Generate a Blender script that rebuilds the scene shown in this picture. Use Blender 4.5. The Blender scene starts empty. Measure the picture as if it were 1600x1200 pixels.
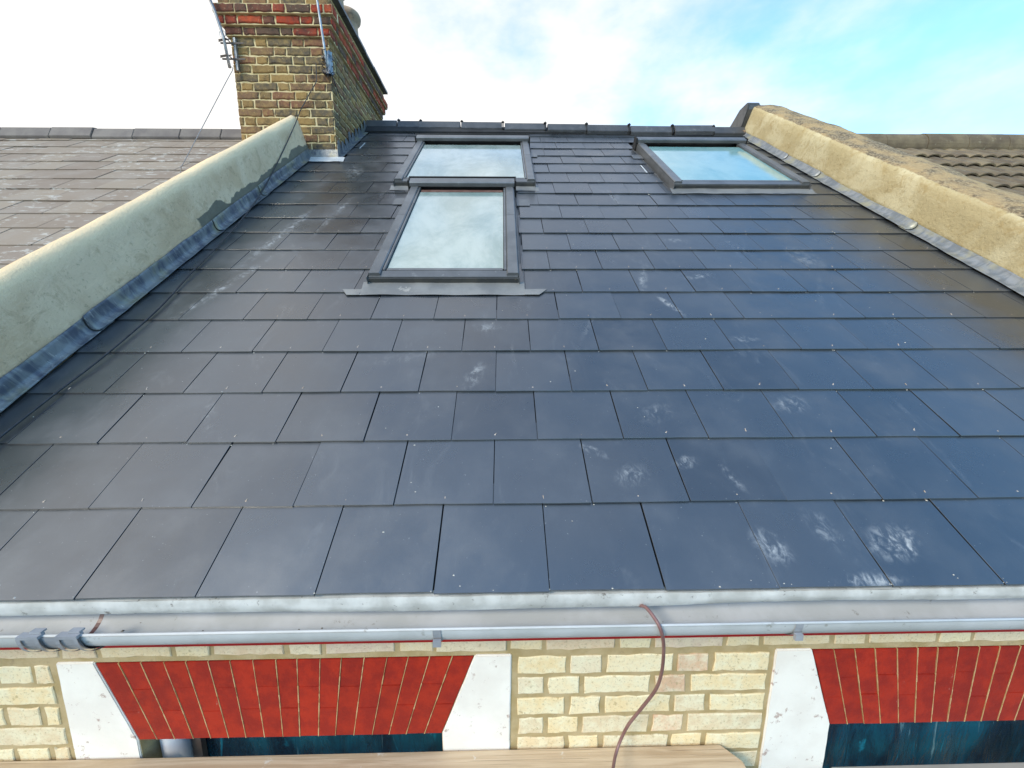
import bpy, bmesh, math, random
from mathutils import Vector, Matrix, noise
random.seed(7)
S = bpy.context.scene
COL = S.collection
R = math.radians

# ------------------------------------------------------------------ camera
FPX = 619.78
cd = bpy.data.cameras.new('camera'); cam = bpy.data.objects.new('camera', cd); COL.objects.link(cam)
cd.sensor_width = 36; cd.lens = FPX*36/1600; cd.clip_start = .02; cd.clip_end = 3000
yaw, pit, rol = -0.019229, -0.172952, -0.0024286
rz = Matrix.Rotation(yaw, 3, 'Z')
fw = rz @ Vector((0, math.cos(pit), math.sin(pit))); rt = rz @ Vector((1, 0, 0)); up = rt.cross(fw)
r2 = math.cos(rol)*rt + math.sin(rol)*up; u2 = -math.sin(rol)*rt + math.cos(rol)*up
m = Matrix((( r2.x, u2.x, -fw.x, -0.115264), (r2.y, u2.y, -fw.y, -0.929822), (r2.z, u2.z, -fw.z, 0.720709), (0, 0, 0, 1)))
cam.matrix_world = m
S.camera = cam

# ------------------------------------------------------------------ sky, sun, exposure
W = bpy.data.worlds.new('World'); S.world = W; W.use_nodes = True
SUN_EL, SUN_AZ = 36, 222          # azimuth clockwise from +Y: the sun stands to the left, behind the camera
nt = W.node_tree; N = nt.nodes; L = nt.links
for n in list(N): N.remove(n)
out = N.new('ShaderNodeOutputWorld'); bg = N.new('ShaderNodeBackground'); bg.inputs['Strength'].default_value = .12
sky = N.new('ShaderNodeTexSky'); sky.sky_type = 'NISHITA'; sky.sun_disc = False
sky.sun_elevation = R(SUN_EL); sky.sun_rotation = R(SUN_AZ); sky.air_density = 1.0; sky.dust_density = .6; sky.ozone_density = 1.5
tc = N.new('ShaderNodeTexCoord')
nz = N.new('ShaderNodeTexNoise'); nz.inputs['Scale'].default_value = 2.9; nz.inputs['Detail'].default_value = 6; nz.inputs['Roughness'].default_value = .55
mp = N.new('ShaderNodeMapping'); mp.inputs['Scale'].default_value = (1, 1, 1.9); mp.inputs['Location'].default_value = (3.1, .4, 1.2)
L.new(tc.outputs['Generated'], mp.inputs['Vector']); L.new(mp.outputs[0], nz.inputs['Vector'])
dt = N.new('ShaderNodeVectorMath'); dt.operation = 'DOT_PRODUCT'; dt.inputs[1].default_value = (-.85, .36, -.38)
L.new(tc.outputs['Generated'], dt.inputs[0])
a1 = N.new('ShaderNodeMath'); a1.operation = 'MULTIPLY_ADD'; a1.inputs[1].default_value = 3.2; a1.inputs[2].default_value = -1.15
L.new(nz.outputs['Fac'], a1.inputs[0])
a2 = N.new('ShaderNodeMath'); a2.operation = 'ADD'; L.new(a1.outputs[0], a2.inputs[0]); L.new(dt.outputs['Value'], a2.inputs[1])
mr = N.new('ShaderNodeMapRange'); mr.interpolation_type = 'SMOOTHSTEP'
mr.inputs['From Min'].default_value = -.40; mr.inputs['From Max'].default_value = .98; mr.inputs['To Min'].default_value = .0
L.new(a2.outputs[0], mr.inputs['Value'])
tint = N.new('ShaderNodeMix'); tint.data_type = 'RGBA'; tint.blend_type = 'MULTIPLY'; tint.inputs[0].default_value = 1
tint.inputs[7].default_value = (2.1, 2.85, 3.05, 1)
L.new(sky.outputs[0], tint.inputs[6])
mx = N.new('ShaderNodeMix'); mx.data_type = 'RGBA'
L.new(mr.outputs[0], mx.inputs[0]); L.new(tint.outputs[2], mx.inputs[6]); mx.inputs[7].default_value = (8.3, 8.1, 7.8, 1)
L.new(mx.outputs[2], bg.inputs['Color']); L.new(bg.outputs[0], out.inputs['Surface'])

sd = bpy.data.lights.new('sun', 'SUN'); so = bpy.data.objects.new('sun', sd); COL.objects.link(so)
sd.energy = 2.1; sd.angle = R(14); sd.color = (1, .91, .76)
dirv = Vector((math.sin(R(SUN_AZ))*math.cos(R(SUN_EL)), math.cos(R(SUN_AZ))*math.cos(R(SUN_EL)), math.sin(R(SUN_EL))))
so.rotation_euler = dirv.to_track_quat('Z', 'Y').to_euler(); so.location = (-6, -6, 9)
S.view_settings.view_transform = 'Standard'; S.view_settings.look = 'None'; S.view_settings.gamma = 1
S.view_settings.use_curve_mapping = False; S.view_settings.exposure = 0.25

# ------------------------------------------------------------------ helpers
P = 0.5931269                      # roof pitch
CP, SP = math.cos(P), math.sin(P)
def rw(u, v, h=0): return Vector((u, v*CP - h*SP, v*SP + h*CP))
FY = .1363                         # face of the front wall
MATS = {}

def mesh(name, verts, faces, mat, smooth=False):
    me = bpy.data.meshes.new(name); me.from_pydata([tuple(v) for v in verts], [], faces)
    if mat: me.materials.append(mat)
    if smooth: me.polygons.foreach_set('use_smooth', [True]*len(me.polygons))
    me.update(); return me
def link(name, me, parent=None, loc=(0, 0, 0), rot=(0, 0, 0), label=None):
    o = bpy.data.objects.new(name, me); COL.objects.link(o)
    if parent: o.parent = parent
    o.location = loc; o.rotation_euler = rot
    if label: o['label'] = label
    return o
def thing(name, label, cat, loc=(0, 0, 0), group=None):
    o = bpy.data.objects.new(name, None); COL.objects.link(o); o.location = loc; o.empty_display_size = .2
    o['label'] = label; o['category'] = cat
    if group: o['group'] = group
    return o
class MB:
    def __init__(s): s.v = []; s.f = []
    def add(s, v, f):
        n = len(s.v); s.v += [Vector(p) for p in v]; s.f += [tuple(i+n for i in q) for q in f]; return s
    def box(s, x0, x1, y0, y1, z0, z1):
        return s.add([(x0,y0,z0),(x1,y0,z0),(x1,y1,z0),(x0,y1,z0),(x0,y0,z1),(x1,y0,z1),(x1,y1,z1),(x0,y1,z1)],
                     [(0,3,2,1),(4,5,6,7),(0,1,5,4),(1,2,6,5),(2,3,7,6),(3,0,4,7)])
    def prism(s, poly, axis, a, b):
        """poly: list of 2D points; extruded along axis ('x','y','z') from a to b"""
        def mk(p, t):
            return {'x': (t, p[0], p[1]), 'y': (p[0], t, p[1]), 'z': (p[0], p[1], t)}[axis]
        n = len(poly); v = [mk(p, a) for p in poly] + [mk(p, b) for p in poly]
        f = [tuple(range(n))[::-1], tuple(range(n, 2*n))] + [(i, (i+1) % n, n+(i+1) % n, n+i) for i in range(n)]
        return s.add(v, f)
    def tube(s, pts, r, seg=8, closed=False):
        pts = [Vector(p) for p in pts]; rings = []
        prev = None; n = len(s.v)
        for i, p in enumerate(pts):
            t = (pts[min(i+1, len(pts)-1)] - pts[max(i-1, 0)]).normalized()
            if prev is None:
                a = t.orthogonal().normalized()
            else:
                a = (prev - t*prev.dot(t)).normalized()
            prev = a; b = t.cross(a)
            rr = r[i] if isinstance(r, (list, tuple)) else r
            for k in range(seg):
                an = 2*math.pi*k/seg; s.v.append(p + (a*math.cos(an) + b*math.sin(an))*rr)
        for i in range(len(pts)-1):
            for k in range(seg):
                s.f.append((n+i*seg+k, n+i*seg+(k+1) % seg, n+(i+1)*seg+(k+1) % seg, n+(i+1)*seg+k))
        s.f.append(tuple(n+k for k in range(seg))[::-1]); s.f.append(tuple(n+(len(pts)-1)*seg+k for k in range(seg)))
        return s
    def lathe(s, prof, c, seg=24):
        n = len(s.v)
        for r, z in prof:
            for k in range(seg):
                a = 2*math.pi*k/seg; s.v.append(Vector((c[0]+r*math.cos(a), c[1]+r*math.sin(a), c[2]+z)))
        for i in range(len(prof)-1):
            for k in range(seg):
                s.f.append((n+i*seg+k, n+i*seg+(k+1) % seg, n+(i+1)*seg+(k+1) % seg, n+(i+1)*seg+k))
        return s
    def grid(s, fn, nu, nv):
        n = len(s.v)
        for j in range(nv+1):
            for i in range(nu+1): s.v.append(Vector(fn(i/nu, j/nv)))
        for j in range(nv):
            for i in range(nu):
                a = n+j*(nu+1)+i; s.f.append((a, a+1, a+nu+2, a+nu+1))
        return s
    def build(s, name, mat, parent=None, smooth=False, off=None, bevel=0, **k):
        off = Vector(off) if off else Vector((0, 0, 0))
        me = mesh(name, [v-off for v in s.v], s.f, mat, smooth)
        if bevel:
            bm = bmesh.new(); bm.from_mesh(me)
            bmesh.ops.bevel(bm, geom=[e for e in bm.edges if len(e.link_faces) == 2 and e.calc_face_angle(0) > .6], offset=bevel, segments=2, affect='EDGES')
            bm.to_mesh(me); bm.free()
        bm = bmesh.new(); bm.from_mesh(me); bmesh.ops.recalc_face_normals(bm, faces=bm.faces); bm.to_mesh(me); bm.free()
        return link(name, me, parent, **k)
def smoothpath(pts, n=6):
    pts = [Vector(p) for p in pts]; o = []
    for i in range(len(pts)-1):
        p0 = pts[max(i-1, 0)]; p1 = pts[i]; p2 = pts[i+1]; p3 = pts[min(i+2, len(pts)-1)]
        for k in range(n):
            t = k/n
            o.append(.5*((2*p1)+(p2-p0)*t+(2*p0-5*p1+4*p2-p3)*t*t+(3*p1-p0-3*p2+p3)*t**3))
    o.append(pts[-1]); return o
def fbm(x, y, z=0.0, o=4): return noise.fractal(Vector((x, y, z)), 1.0, 2.0, o)

# ------------------------------------------------------------------ materials
class NT:
    def __init__(s, name):
        s.m = bpy.data.materials.new(name); s.m.use_nodes = True; s.t = s.m.node_tree; s.b = s.t.nodes['Principled BSDF']
    def n(s, typ, **kw):
        x = s.t.nodes.new(typ)
        for k, v in kw.items(): setattr(x, k, v)
        return x
    def l(s, a, b): s.t.links.new(a, b)
    def coord(s, kind='Object', obj=None):
        c = s.n('ShaderNodeTexCoord')
        if obj: c.object = obj
        return c.outputs[kind]
    def pos(s): return s.n('ShaderNodeNewGeometry').outputs['Position']
    def noise(s, vec, scale, detail=4, rough=.55, stretch=None, dist=0, loc=None):
        if stretch or loc:
            mp = s.n('ShaderNodeMapping')
            if stretch: mp.inputs['Scale'].default_value = stretch
            if loc: mp.inputs['Location'].default_value = loc
            s.l(vec, mp.inputs['Vector']); vec = mp.outputs[0]
        t = s.n('ShaderNodeTexNoise'); t.inputs['Scale'].default_value = scale; t.inputs['Detail'].default_value = detail
        t.inputs['Roughness'].default_value = rough; t.inputs['Distortion'].default_value = dist
        s.l(vec, t.inputs['Vector']); return t.outputs['Fac']
    def ramp(s, f, a, b, lo=0., hi=1.):
        r = s.n('ShaderNodeMapRange'); r.interpolation_type = 'SMOOTHSTEP'
        r.inputs['From Min'].default_value = a; r.inputs['From Max'].default_value = b
        r.inputs['To Min'].default_value = lo; r.inputs['To Max'].default_value = hi
        s.l(f, r.inputs['Value']); return r.outputs[0]
    def mix(s, f, a, b, mode='MIX'):
        x = s.n('ShaderNodeMix', data_type='RGBA', blend_type=mode)
        for i, v in ((0, f), (6, a), (7, b)):
            if hasattr(v, 'is_linked') or hasattr(v, 'links'): s.l(v, x.inputs[i])
            elif i == 0: x.inputs[0].default_value = v
            else: x.inputs[i].default_value = (*v, 1)
        return x.outputs[2]
    def math(s, op, a, b=None, clamp=False):
        x = s.n('ShaderNodeMath', operation=op, use_clamp=clamp)
        for i, v in ((0, a), (1, b)):
            if v is None: continue
            if hasattr(v, 'links'): s.l(v, x.inputs[i])
            else: x.inputs[i].default_value = v
        return x.outputs[0]
    def rand(s): return s.n('ShaderNodeObjectInfo').outputs['Random']
    def sep(s, vec):
        x = s.n('ShaderNodeSeparateXYZ'); s.l(vec, x.inputs[0]); return x.outputs
    def bump(s, h, strength=.3, dist=.004):
        b = s.n('ShaderNodeBump'); b.inputs['Strength'].default_value = strength; b.inputs['Distance'].default_value = dist
        s.l(h, b.inputs['Height']); s.l(b.outputs[0], s.b.inputs['Normal']); return b
    def set(s, **k):
        for a, v in k.items():
            i = s.b.inputs[a.replace('_', ' ')]
            if hasattr(v, 'links'): s.l(v, i)
            elif isinstance(v, tuple): i.default_value = (*v, 1)
            else: i.default_value = v
        return s
def ramp_pick(t, rnd, cols):
    """colour chosen per object from a list"""
    r = t.n('ShaderNodeValToRGB'); r.color_ramp.interpolation = 'CONSTANT'; e = r.color_ramp.elements
    while len(e) < len(cols): e.new(.5)
    for i, c in enumerate(cols): e[i].position = i/len(cols); e[i].color = (*c, 1)
    t.l(rnd, r.inputs[0]); return r.outputs[0]
def simple(name, c1, c2, scale=8, rough=.6, bump=.2, bscale=60, metal=0, spec=.5, dist=.003, rv=.12, dirt=None):
    t = NT(name); v = t.pos()
    c = t.mix(t.ramp(t.noise(v, scale), .35, .65), c1, c2)
    if rv:
        k = t.ramp(t.rand(), 0, 1, 1-rv, 1+rv)
        cc = t.n('ShaderNodeCombineColor'); [t.l(k, cc.inputs[i]) for i in range(3)]
        c = t.mix(1.0, c, cc.outputs[0], 'MULTIPLY')
    if dirt: c = t.mix(t.ramp(t.noise(v, dirt[1], 6, .7), dirt[2], dirt[2]+.08, 0, dirt[3]), c, dirt[0])
    t.set(Base_Color=c, Roughness=rough, Metallic=metal, Specular_IOR_Level=spec)
    if bump: t.bump(t.noise(v, bscale, 5, .65), bump, dist)
    return t.m

def brick_mat(name, cols, mort, soot=0., stain=None, face_scale=1.0, rough=.9, soot_col=(.03, .028, .026), amp=.5):
    t = NT(name); v = t.pos(); rnd = t.rand()
    base = ramp_pick(t, rnd, cols)
    f = t.ramp(t.noise(v, 26*face_scale, 5, .65), .35, .7)
    base = t.mix(t.math('MULTIPLY', f, amp), base, stain or mort)
    base = t.mix(t.ramp(t.noise(v, 120, 4, .7), .54, .68, 0, .6), base, tuple(x*.5 for x in cols[0]))
    if soot:
        base = t.mix(t.ramp(t.noise(v, 9, 6, .7), .62-soot, .75, 0, .85), base, soot_col)
    # mortar smeared over the arrises
    base = t.mix(t.ramp(t.noise(v, 55, 5, .7, loc=(4, 2, 7)), .60, .68, 0, .7), base, mort)
    t.set(Base_Color=base, Roughness=rough, Specular_IOR_Level=.25)
    t.bump(t.math('ADD', t.noise(v, 45, 5, .7), t.math('MULTIPLY', t.noise(v, 220, 3), .4)), .7, .004)
    return t.m

M = {}
M['mortar'] = simple('lime mortar', (.38,.28,.13), (.47,.36,.20), 14, .95, .6, 130, dirt=((.25, .19, .11), 25, .62, .5), rv=0)
M['brick'] = brick_mat('yellow stock brick', [(.80,.63,.36),(.76,.59,.36),(.82,.68,.43),(.70,.56,.36),(.80,.65,.39),(.70,.46,.29),(.76,.64,.44)], (.45,.34,.17), 0, (.82,.77,.56), amp=.7)
M['brick_top'] = brick_mat('yellow stock brick upper course', [(.70,.55,.33),(.74,.60,.36),(.66,.50,.33),(.76,.66,.42),(.70,.58,.40),(.62,.48,.36)], (.58,.47,.28), .0, (.74,.64,.45), amp=.7)
M['chim_brick'] = brick_mat('sooty stock brick', [(.17,.115,.06),(.24,.15,.06),(.10,.08,.06),(.30,.185,.07),(.12,.095,.065),(.19,.11,.065),(.28,.18,.075),(.20,.09,.055)], (.45,.34,.17), .13, (.36,.24,.09), amp=.6)
M['chim_red'] = brick_mat('sooty red brick', [(.42,.055,.02),(.17,.065,.04),(.12,.075,.05),(.46,.08,.03),(.15,.075,.05),(.34,.06,.03)], (.42,.34,.2), .22, (.10,.06,.045), amp=.4)
M['chim_mortar'] = simple('chimney pointing', (.56,.44,.22), (.66,.54,.31), 12, .95, .6, 110, rv=0, dirt=((.12,.09,.06), 14, .6, .7))

def red_paint():
    t = NT('red masonry paint'); v = t.pos()
    c = t.mix(t.ramp(t.noise(v, 14, 6, .7), .38, .62), (.38, .024, .009), (.27, .016, .009))
    k = t.ramp(t.rand(), 0, 1, .93, 1.07); cc = t.n('ShaderNodeCombineColor'); [t.l(k, cc.inputs[i]) for i in range(3)]
    c = t.mix(1.0, c, cc.outputs[0], 'MULTIPLY')
    c = t.mix(t.ramp(t.noise(v, 24, 6, .75, stretch=(1, 1, .5)), .66, .74, 0, .35), c, (.62, .35, .28))
    t.set(Base_Color=c, Roughness=.55, Specular_IOR_Level=.35); t.bump(t.noise(v, 70, 5, .7), .5, .003); return t.m
M['red'] = red_paint()
M['red_gloss'] = simple('red gloss paint', (.40,.014,.012), (.33,.012,.014), 10, .35, .1, 30, rv=0)
M['arch_joint'] = simple('tinted arch pointing', (.46,.27,.11), (.54,.36,.18), 20, .95, .5, 120, rv=0)
M['white_stone'] = simple('white painted stone', (.87,.82,.74), (.80,.74,.66), 7, .8, .5, 50, rv=0, dirt=((.36,.22,.17), 26, .60, .75))
M['white_dirty'] = simple('dirty white plastic', (.62,.61,.58), (.44,.43,.40), 11, .55, .3, 40, rv=0, dirt=((.16,.14,.12), 38, .60, .8))
M['gutter'] = simple('grey white gutter plastic', (.55,.56,.56), (.46,.47,.46), 7, .62, .15, 40, rv=0, dirt=((.20,.18,.14), 24, .62, .6))
M['clip'] = simple('grey gutter clip plastic', (.34,.35,.37), (.26,.27,.29), 12, .4, .05, 50)
M['timber'] = simple('scaffold board timber', (.50,.33,.21), (.40,.26,.16), 3, .85, .4, 50, rv=.05)
M['metal'] = simple('galvanised steel', (.40,.42,.44), (.28,.29,.31), 20, .45, .2, 60, metal=.7)
M['dark_metal'] = simple('weathered bracket steel', (.10,.09,.085), (.16,.13,.11), 30, .7, .3, 80, metal=.3)
M['cable'] = simple('black cable sheath', (.02,.021,.024), (.035,.036,.04), 30, .45, .05, 50)
M['hose'] = simple('brown cable sheath', (.17,.085,.08), (.22,.12,.11), 20, .4, .05, 50)
M['wire'] = simple('grey wire', (.28,.28,.29), (.20,.2,.2), 20, .5, 0)
M['dark'] = simple('dark opening', (.012,.012,.014), (.02,.02,.022), 5, .9, 0)
M['felt'] = simple('roofing underlay', (.018,.018,.02), (.03,.03,.032), 5, .9, 0)
M['clay'] = simple('chimney pot clay', (.42,.27,.17), (.30,.22,.15), 10, .85, .3, 60, dirt=((.12,.10,.08), 8, .55, .6))
M['clad'] = simple('lacquered aluminium', (.165,.17,.175), (.125,.13,.135), 6, .36, .04, 30, metal=.35, rv=.04, dirt=((.33,.33,.32), 16, .6, .35))
M['clad_dark'] = simple('dark lacquered aluminium', (.04,.042,.043), (.065,.062,.056), 14, .5, .1, 50, rv=.04, dirt=((.22,.19,.12), 30, .62, .6))
M['rubber'] = simple('black rubber seal', (.012,.012,.012), (.02,.02,.02), 8, .6, 0)
M['apron'] = simple('pale grey flashing metal', (.20,.20,.195), (.28,.275,.26), 7, .42, .12, 14, metal=.3, rv=0, dist=.01, dirt=((.62,.58,.50), 11, .62, .5))
M['tarmac'] = simple('street asphalt', (.05,.05,.05), (.065,.065,.063), 1, .95, .3, 30, rv=0)
M['concrete'] = simple('grey platform board', (.38,.35,.30), (.46,.42,.36), 5, .9, .3, 60)
M['silver'] = simple('bright lead edge', (.62,.63,.62), (.5,.52,.53), 12, .5, .2, 40, metal=.2, rv=0)

# ------------------------------------------------------------------ the main house
BX = (0.345, FY, -5.6)
house = thing('terraced_house', 'middle house with new dark slates, three roof windows, yellow brick front and red arches', 'house', BX)
NB = Vector(BX)
ROOF_M = Matrix.Translation(-NB) @ Matrix.Rotation(P, 4, 'X')
def roofchild(o):
    o.parent = house; o.matrix_local = ROOF_M; return o
UL, UR = -1.985, 2.665

# ground
g = MB().add([(-400,-400,-5.6),(400,-400,-5.6),(400,400,-5.6),(-400,400,-5.6)], [(0,1,2,3)]).build('ground', M['tarmac']); g['kind'] = 'structure'
g['label'] = 'street level asphalt far below the eaves'

RIDGE_V = 5.07
def ridge_v(u): return 5.045 - .058*u
# roof deck (underlay) with a back slope
rb = MB()
c2, s2 = math.cos(2*P), math.sin(2*P)
def back(u, d, h=0):   # point on the back slope, d metres down from the ridge, in roof coordinates
    return (u, RIDGE_V+.05 + d*c2, -d*s2 + h)
rb.add([(UL-.1,.01,-.012),(UR+.1,.01,-.012),(UR+.1,RIDGE_V+.05,-.012),(UL-.1,RIDGE_V+.05,-.012), back(UR+.1, 5.0), back(UL-.1, 5.0)], [(0,1,2,3),(3,2,4,5)])
roof = roofchild(rb.build('roof', M['felt']))

# slate material: colour, chalk smears and scuffs laid out in roof coordinates
SM = [(1.0,.12,.10,.06,.3,.9),(1.03,.10,.04,.025,.9,1.),(.64,.11,.05,.07,.6,.75),(.82,.16,.05,.08,.3,.4),(.86,.015,.10,.022,0,1.),(.30,.35,.07,.05,.4,.55),(.19,.45,.07,.02,-.5,.7),
      (.49,.40,.05,.03,.2,.7),(.62,.34,.02,.07,.4,.5),(-.24,.83,.10,.04,1.2,.6),(-.20,1.17,.10,.04,0,.5),(.66,1.62,.03,.16,-.25,.65),(.73,1.36,.022,.13,.4,.9),
      (.98,1.65,.10,.03,.3,.7),(.99,.66,.09,.05,.2,.55),(1.0,2.12,.10,.04,0,.6),(-1.57,2.2,.05,.55,-.12,.65),(-1.60,1.55,.035,.45,-.3,.65),(-1.32,2.55,.03,.45,-.1,.5),
      (.98,1.07,.08,.03,0,.7),(-.93,1.7,.03,.02,0,.5),(.46,.62,.09,.05,.5,.35),(.75,2.9,.02,.25,.1,.7),(.70,3.35,.03,.12,.1,.6),(-1.45,3.55,.09,.3,.2,.45),(-1.2,.62,.03,.12,.5,.25),(-.55,.95,.2,.04,.2,.2)]
rs = random.Random(3)
SM += [(rs.uniform(-1.7,2.4), rs.uniform(.1,3.2), rs.choice((.02,.03,.12)), rs.uniform(.05,.28), rs.uniform(-.6,.6), rs.uniform(.15,.38)) for _ in range(16)]
def slate_material(name, old=False):
    t = NT(name); v = t.coord('Object', roof); rnd = t.rand()
    if old:
        c = t.mix(t.ramp(rnd, 0, 1), (.23,.18,.14), (.29,.235,.18))
        c = t.mix(t.ramp(t.noise(v, 4, 5, .6), .4, .7, 0, .6), c, (.30,.26,.22))
        vor = t.noise(v, 22, 6, .62, stretch=(.55, 1.15, 1)); area = t.ramp(t.noise(v, 1.6, 3), .38, .62)
        m = t.math('MULTIPLY', t.ramp(vor, .565, .60), area)
        c = t.mix(m, c, (.46,.43,.38))
        t.set(Base_Color=c, Roughness=.8, Specular_IOR_Level=.3)
        t.bump(t.math('ADD', t.noise(v, 30, 5, .7), m), .4, .003); return t.m
    k = t.ramp(rnd, 0, 1, .72, 1.3); cc = t.n('ShaderNodeCombineColor'); [t.l(k, cc.inputs[i]) for i in range(3)]
    c = t.mix(1.0, (.021,.026,.032), cc.outputs[0], 'MULTIPLY')
    cloud = t.noise(v, 3.2, 6, .62)
    c = t.mix(t.ramp(cloud, .42, .8, 0, .35), c, (.11,.113,.115))
    fine = t.noise(v, 9, 7, .7, stretch=(1, .35, 1), dist=1.2)
    c = t.mix(t.ramp(fine, .56, .78, 0, .30), c, (.16,.165,.165))
    spk = t.ramp(t.noise(v, 150, 2, .5), .735, .78, 0, .55); c = t.mix(spk, c, (.45,.45,.43))
    tot = None
    for (u, w, ru, rv, an, st) in SM:
        mp = t.n('ShaderNodeMapping', vector_type='TEXTURE'); mp.inputs['Location'].default_value = (u, w, 0)
        mp.inputs['Rotation'].default_value = (0, 0, an); mp.inputs['Scale'].default_value = (ru, rv, 1); t.l(v, mp.inputs['Vector'])
        ln = t.n('ShaderNodeVectorMath', operation='LENGTH'); t.l(mp.outputs[0], ln.inputs[0])
        f = t.ramp(ln.outputs['Value'], .15, 1.15, st, 0)
        tot = f if tot is None else t.math('MAXIMUM', tot, f)
    brk = t.ramp(t.noise(v, 34, 8, .75, dist=.7, stretch=(1.1, .7, 1)), .44, .66)
    sm = t.math('MULTIPLY', tot, brk)
    c = t.mix(t.math('MULTIPLY', sm, .72), c, (.50,.51,.50))
    # dull dusty film towards the right hand party wall and along bottom edges
    rough = t.math('ADD', t.ramp(cloud, .35, .75, .27, .40), t.math('MULTIPLY', sm, .4))
    t.set(Base_Color=c, Roughness=rough, Specular_IOR_Level=1.0)
    t.b.inputs['IOR'].default_value = 1.78
    t.bump(t.math('ADD', t.math('ADD', t.noise(v, 5, 3), t.math('MULTIPLY', t.noise(v, 22, 5, .6, stretch=(1,.5,1)), .25)), t.math('MULTIPLY', t.noise(v, 180, 4, .6), .07)), .17, .01)
    return t.m
M['slate'] = slate_material('dark coated slate')
M['old_slate'] = slate_material('weathered lichened slate', True)
M['ridge'] = simple('dark ridge tile', (.060,.062,.066), (.085,.086,.09), 7, .45, .2, 60, dirt=((.20,.19,.18), 14, .6, .4))

WS = .303
def slate_mesh(w, l=.33, t=.0068, jit=0, mat=None, hb=.0145, ht=.0050):
    x = w/2; j = lambda: random.uniform(-jit, jit)
    pts = [(-x, j()), (-x*.33, j()), (x*.33, j()), (x, j())]
    v = []
    for a, b in pts: v.append((a, b, hb))
    v += [(x, l, ht), (-x, l, ht)]
    e = .0012
    v2 = [(a, b, hb-t) for a, b in pts] + [(x, l, ht-t), (-x, l, ht-t)]
    n = 6
    V = v + v2
    F = [tuple(range(n)), tuple(range(n, 2*n))[::-1]] + [(i, n+i, n+(i+1) % n, (i+1) % n) for i in range(n)]
    me = mesh('slate', V, F, mat)
    bm = bmesh.new(); bm.from_mesh(me); bmesh.ops.recalc_face_normals(bm, faces=bm.faces)
    ed = [q for q in bm.edges if all(vv.co.z > (ht-.0001 if vv.co.y > l*.5 else hb-.0001) for vv in q.verts)]
    bmesh.ops.bevel(bm, geom=ed, offset=.0004, segments=1, affect='EDGES'); bm.to_mesh(me); bm.free()
    return me
full = [slate_mesh(WS-.0032, jit=.0008, mat=M['slate']) for _ in range(5)]
VK = [0,.253,.499,.741,.994,1.238,1.484,1.735,1.98,2.232,2.482,2.74,2.996,3.268,3.542,3.822,4.085,4.358,4.622,4.87]
SK = [(-1.005,.145,3.115,4.43), (-.838,-.035,1.555,3.02), (1.285,2.41,3.075,4.40)]     # skylights u0,u1,v0,v1
CH = (-3, -1.70, 3.93, 6)
slates = []
rivets = MB(); holes = MB()
for k, v in enumerate(VK):
    off = .5*(k % 2); j = -8
    while True:
        a = (j+off)*WS; b = a+WS; j += 1
        if a > UR: break
        if b < UL: continue
        segs = [(max(a, UL), min(b, UR))]
        for (u0, u1, v0, v1) in SK + [CH]:
            if v0-.12 < v < v1-.02 if (u0, v0) == (CH[0], CH[2]) else v0-.03 < v < v1-.02:
                ns = []
                for (p, r) in segs:
                    if r <= u0-.02 or p >= u1+.02: ns.append((p, r)); continue
                    if p < u0-.02: ns.append((p, u0-.02))
                    if r > u1+.02: ns.append((u1+.02, r))
                segs = ns
        for (p, r) in segs:
            if r-p < .03: continue
            w = r-p; dv = random.gauss(0, .0013); lift = abs(random.gauss(0, .0007))
            me = random.choice(full) if abs(w-WS) < 1e-4 else slate_mesh(w-.0035, mat=M['slate'])
            ln = 1.0
            if v > 4.8: ln = .75
            o = link('slate', me, roof, ((p+r)/2 + random.gauss(0, .0006), v+dv, lift), (random.gauss(0, .003), random.gauss(0, .003), random.gauss(0, .0018)))
            o.scale = (1, ln, 1); slates.append(o)
            if w > .2 and 0 < k < 14:
                cu = (a+b)/2 + random.gauss(0, .004)
                if p+.02 < cu < r-.02:
                    cv = v+.022+random.gauss(0, .003); hh = .0135+lift; an = random.uniform(0, 6.28)
                    rivets.lathe([(.0001,.0016),(.0028,.0014),(.0032,0)], (cu, cv, hh-.001), 8)
                    if random.random() < .8:
                        e = Vector((math.cos(an)*.5+.3, math.sin(an)*.3+.9, 0)).normalized()*random.uniform(.005, .010)
                        rivets.tube([(cu, cv, hh), (cu+e.x, cv+e.y, hh+.0015)], .0013, 5)
            elif k == 0 and w > .2:
                holes.lathe([(.0032,.0004),(.0001,.0005)], ((a+b)/2+.01, v+.03, .0127+lift), 8)
M['rivet'] = simple('copper tail rivet', (.40,.30,.22), (.55,.46,.38), 60, .5, 0, rv=0)
o = rivets.build('tail_rivet', M['rivet'], roof); o['kind'] = 'stuff'
o = holes.build('nail_hole', M['dark'], roof); o['kind'] = 'stuff'

# crumbs of mortar and grit caught along the courses
crumb = MB()
def blob(x, y, h, r):
    crumb.add([(x-r, y-r*.6, h), (x+r*.9, y-r*.7, h), (x+r, y+r*.5, h), (x-r*.7, y+r*.8, h), (x+r*.1, y, h+r*.8)], [(0,1,4),(1,2,4),(2,3,4),(3,0,4),(3,2,1,0)])
for q in range(420):
    k = random.choice(range(19)); v_ = VK[k]
    if random.random() < .55: v_ += -.004 + random.gauss(0, .003); u_ = round(random.uniform(-6, 8.5)*2)/2*WS + random.gauss(0, .006); h_ = .0125 if k else -.02
    else: v_ += random.uniform(.01, .24); u_ = random.uniform(-1.9, 2.6); h_ = .0085
    if k == 0 and h_ < 0: v_ = .004; h_ = .0145
    if any(a-.1 < u_ < b+.1 and c-.12 < v_ < d for a, b, c, d in SK+[CH]) or not UL < u_ < UR: continue
    fr_ = (v_-VK[k])/.33 if v_ > VK[k] else .76
    blob(u_, v_, (.0145-.0095*fr_) if fr_ < .76 else .0072, random.uniform(.0012, .0034))
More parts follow.
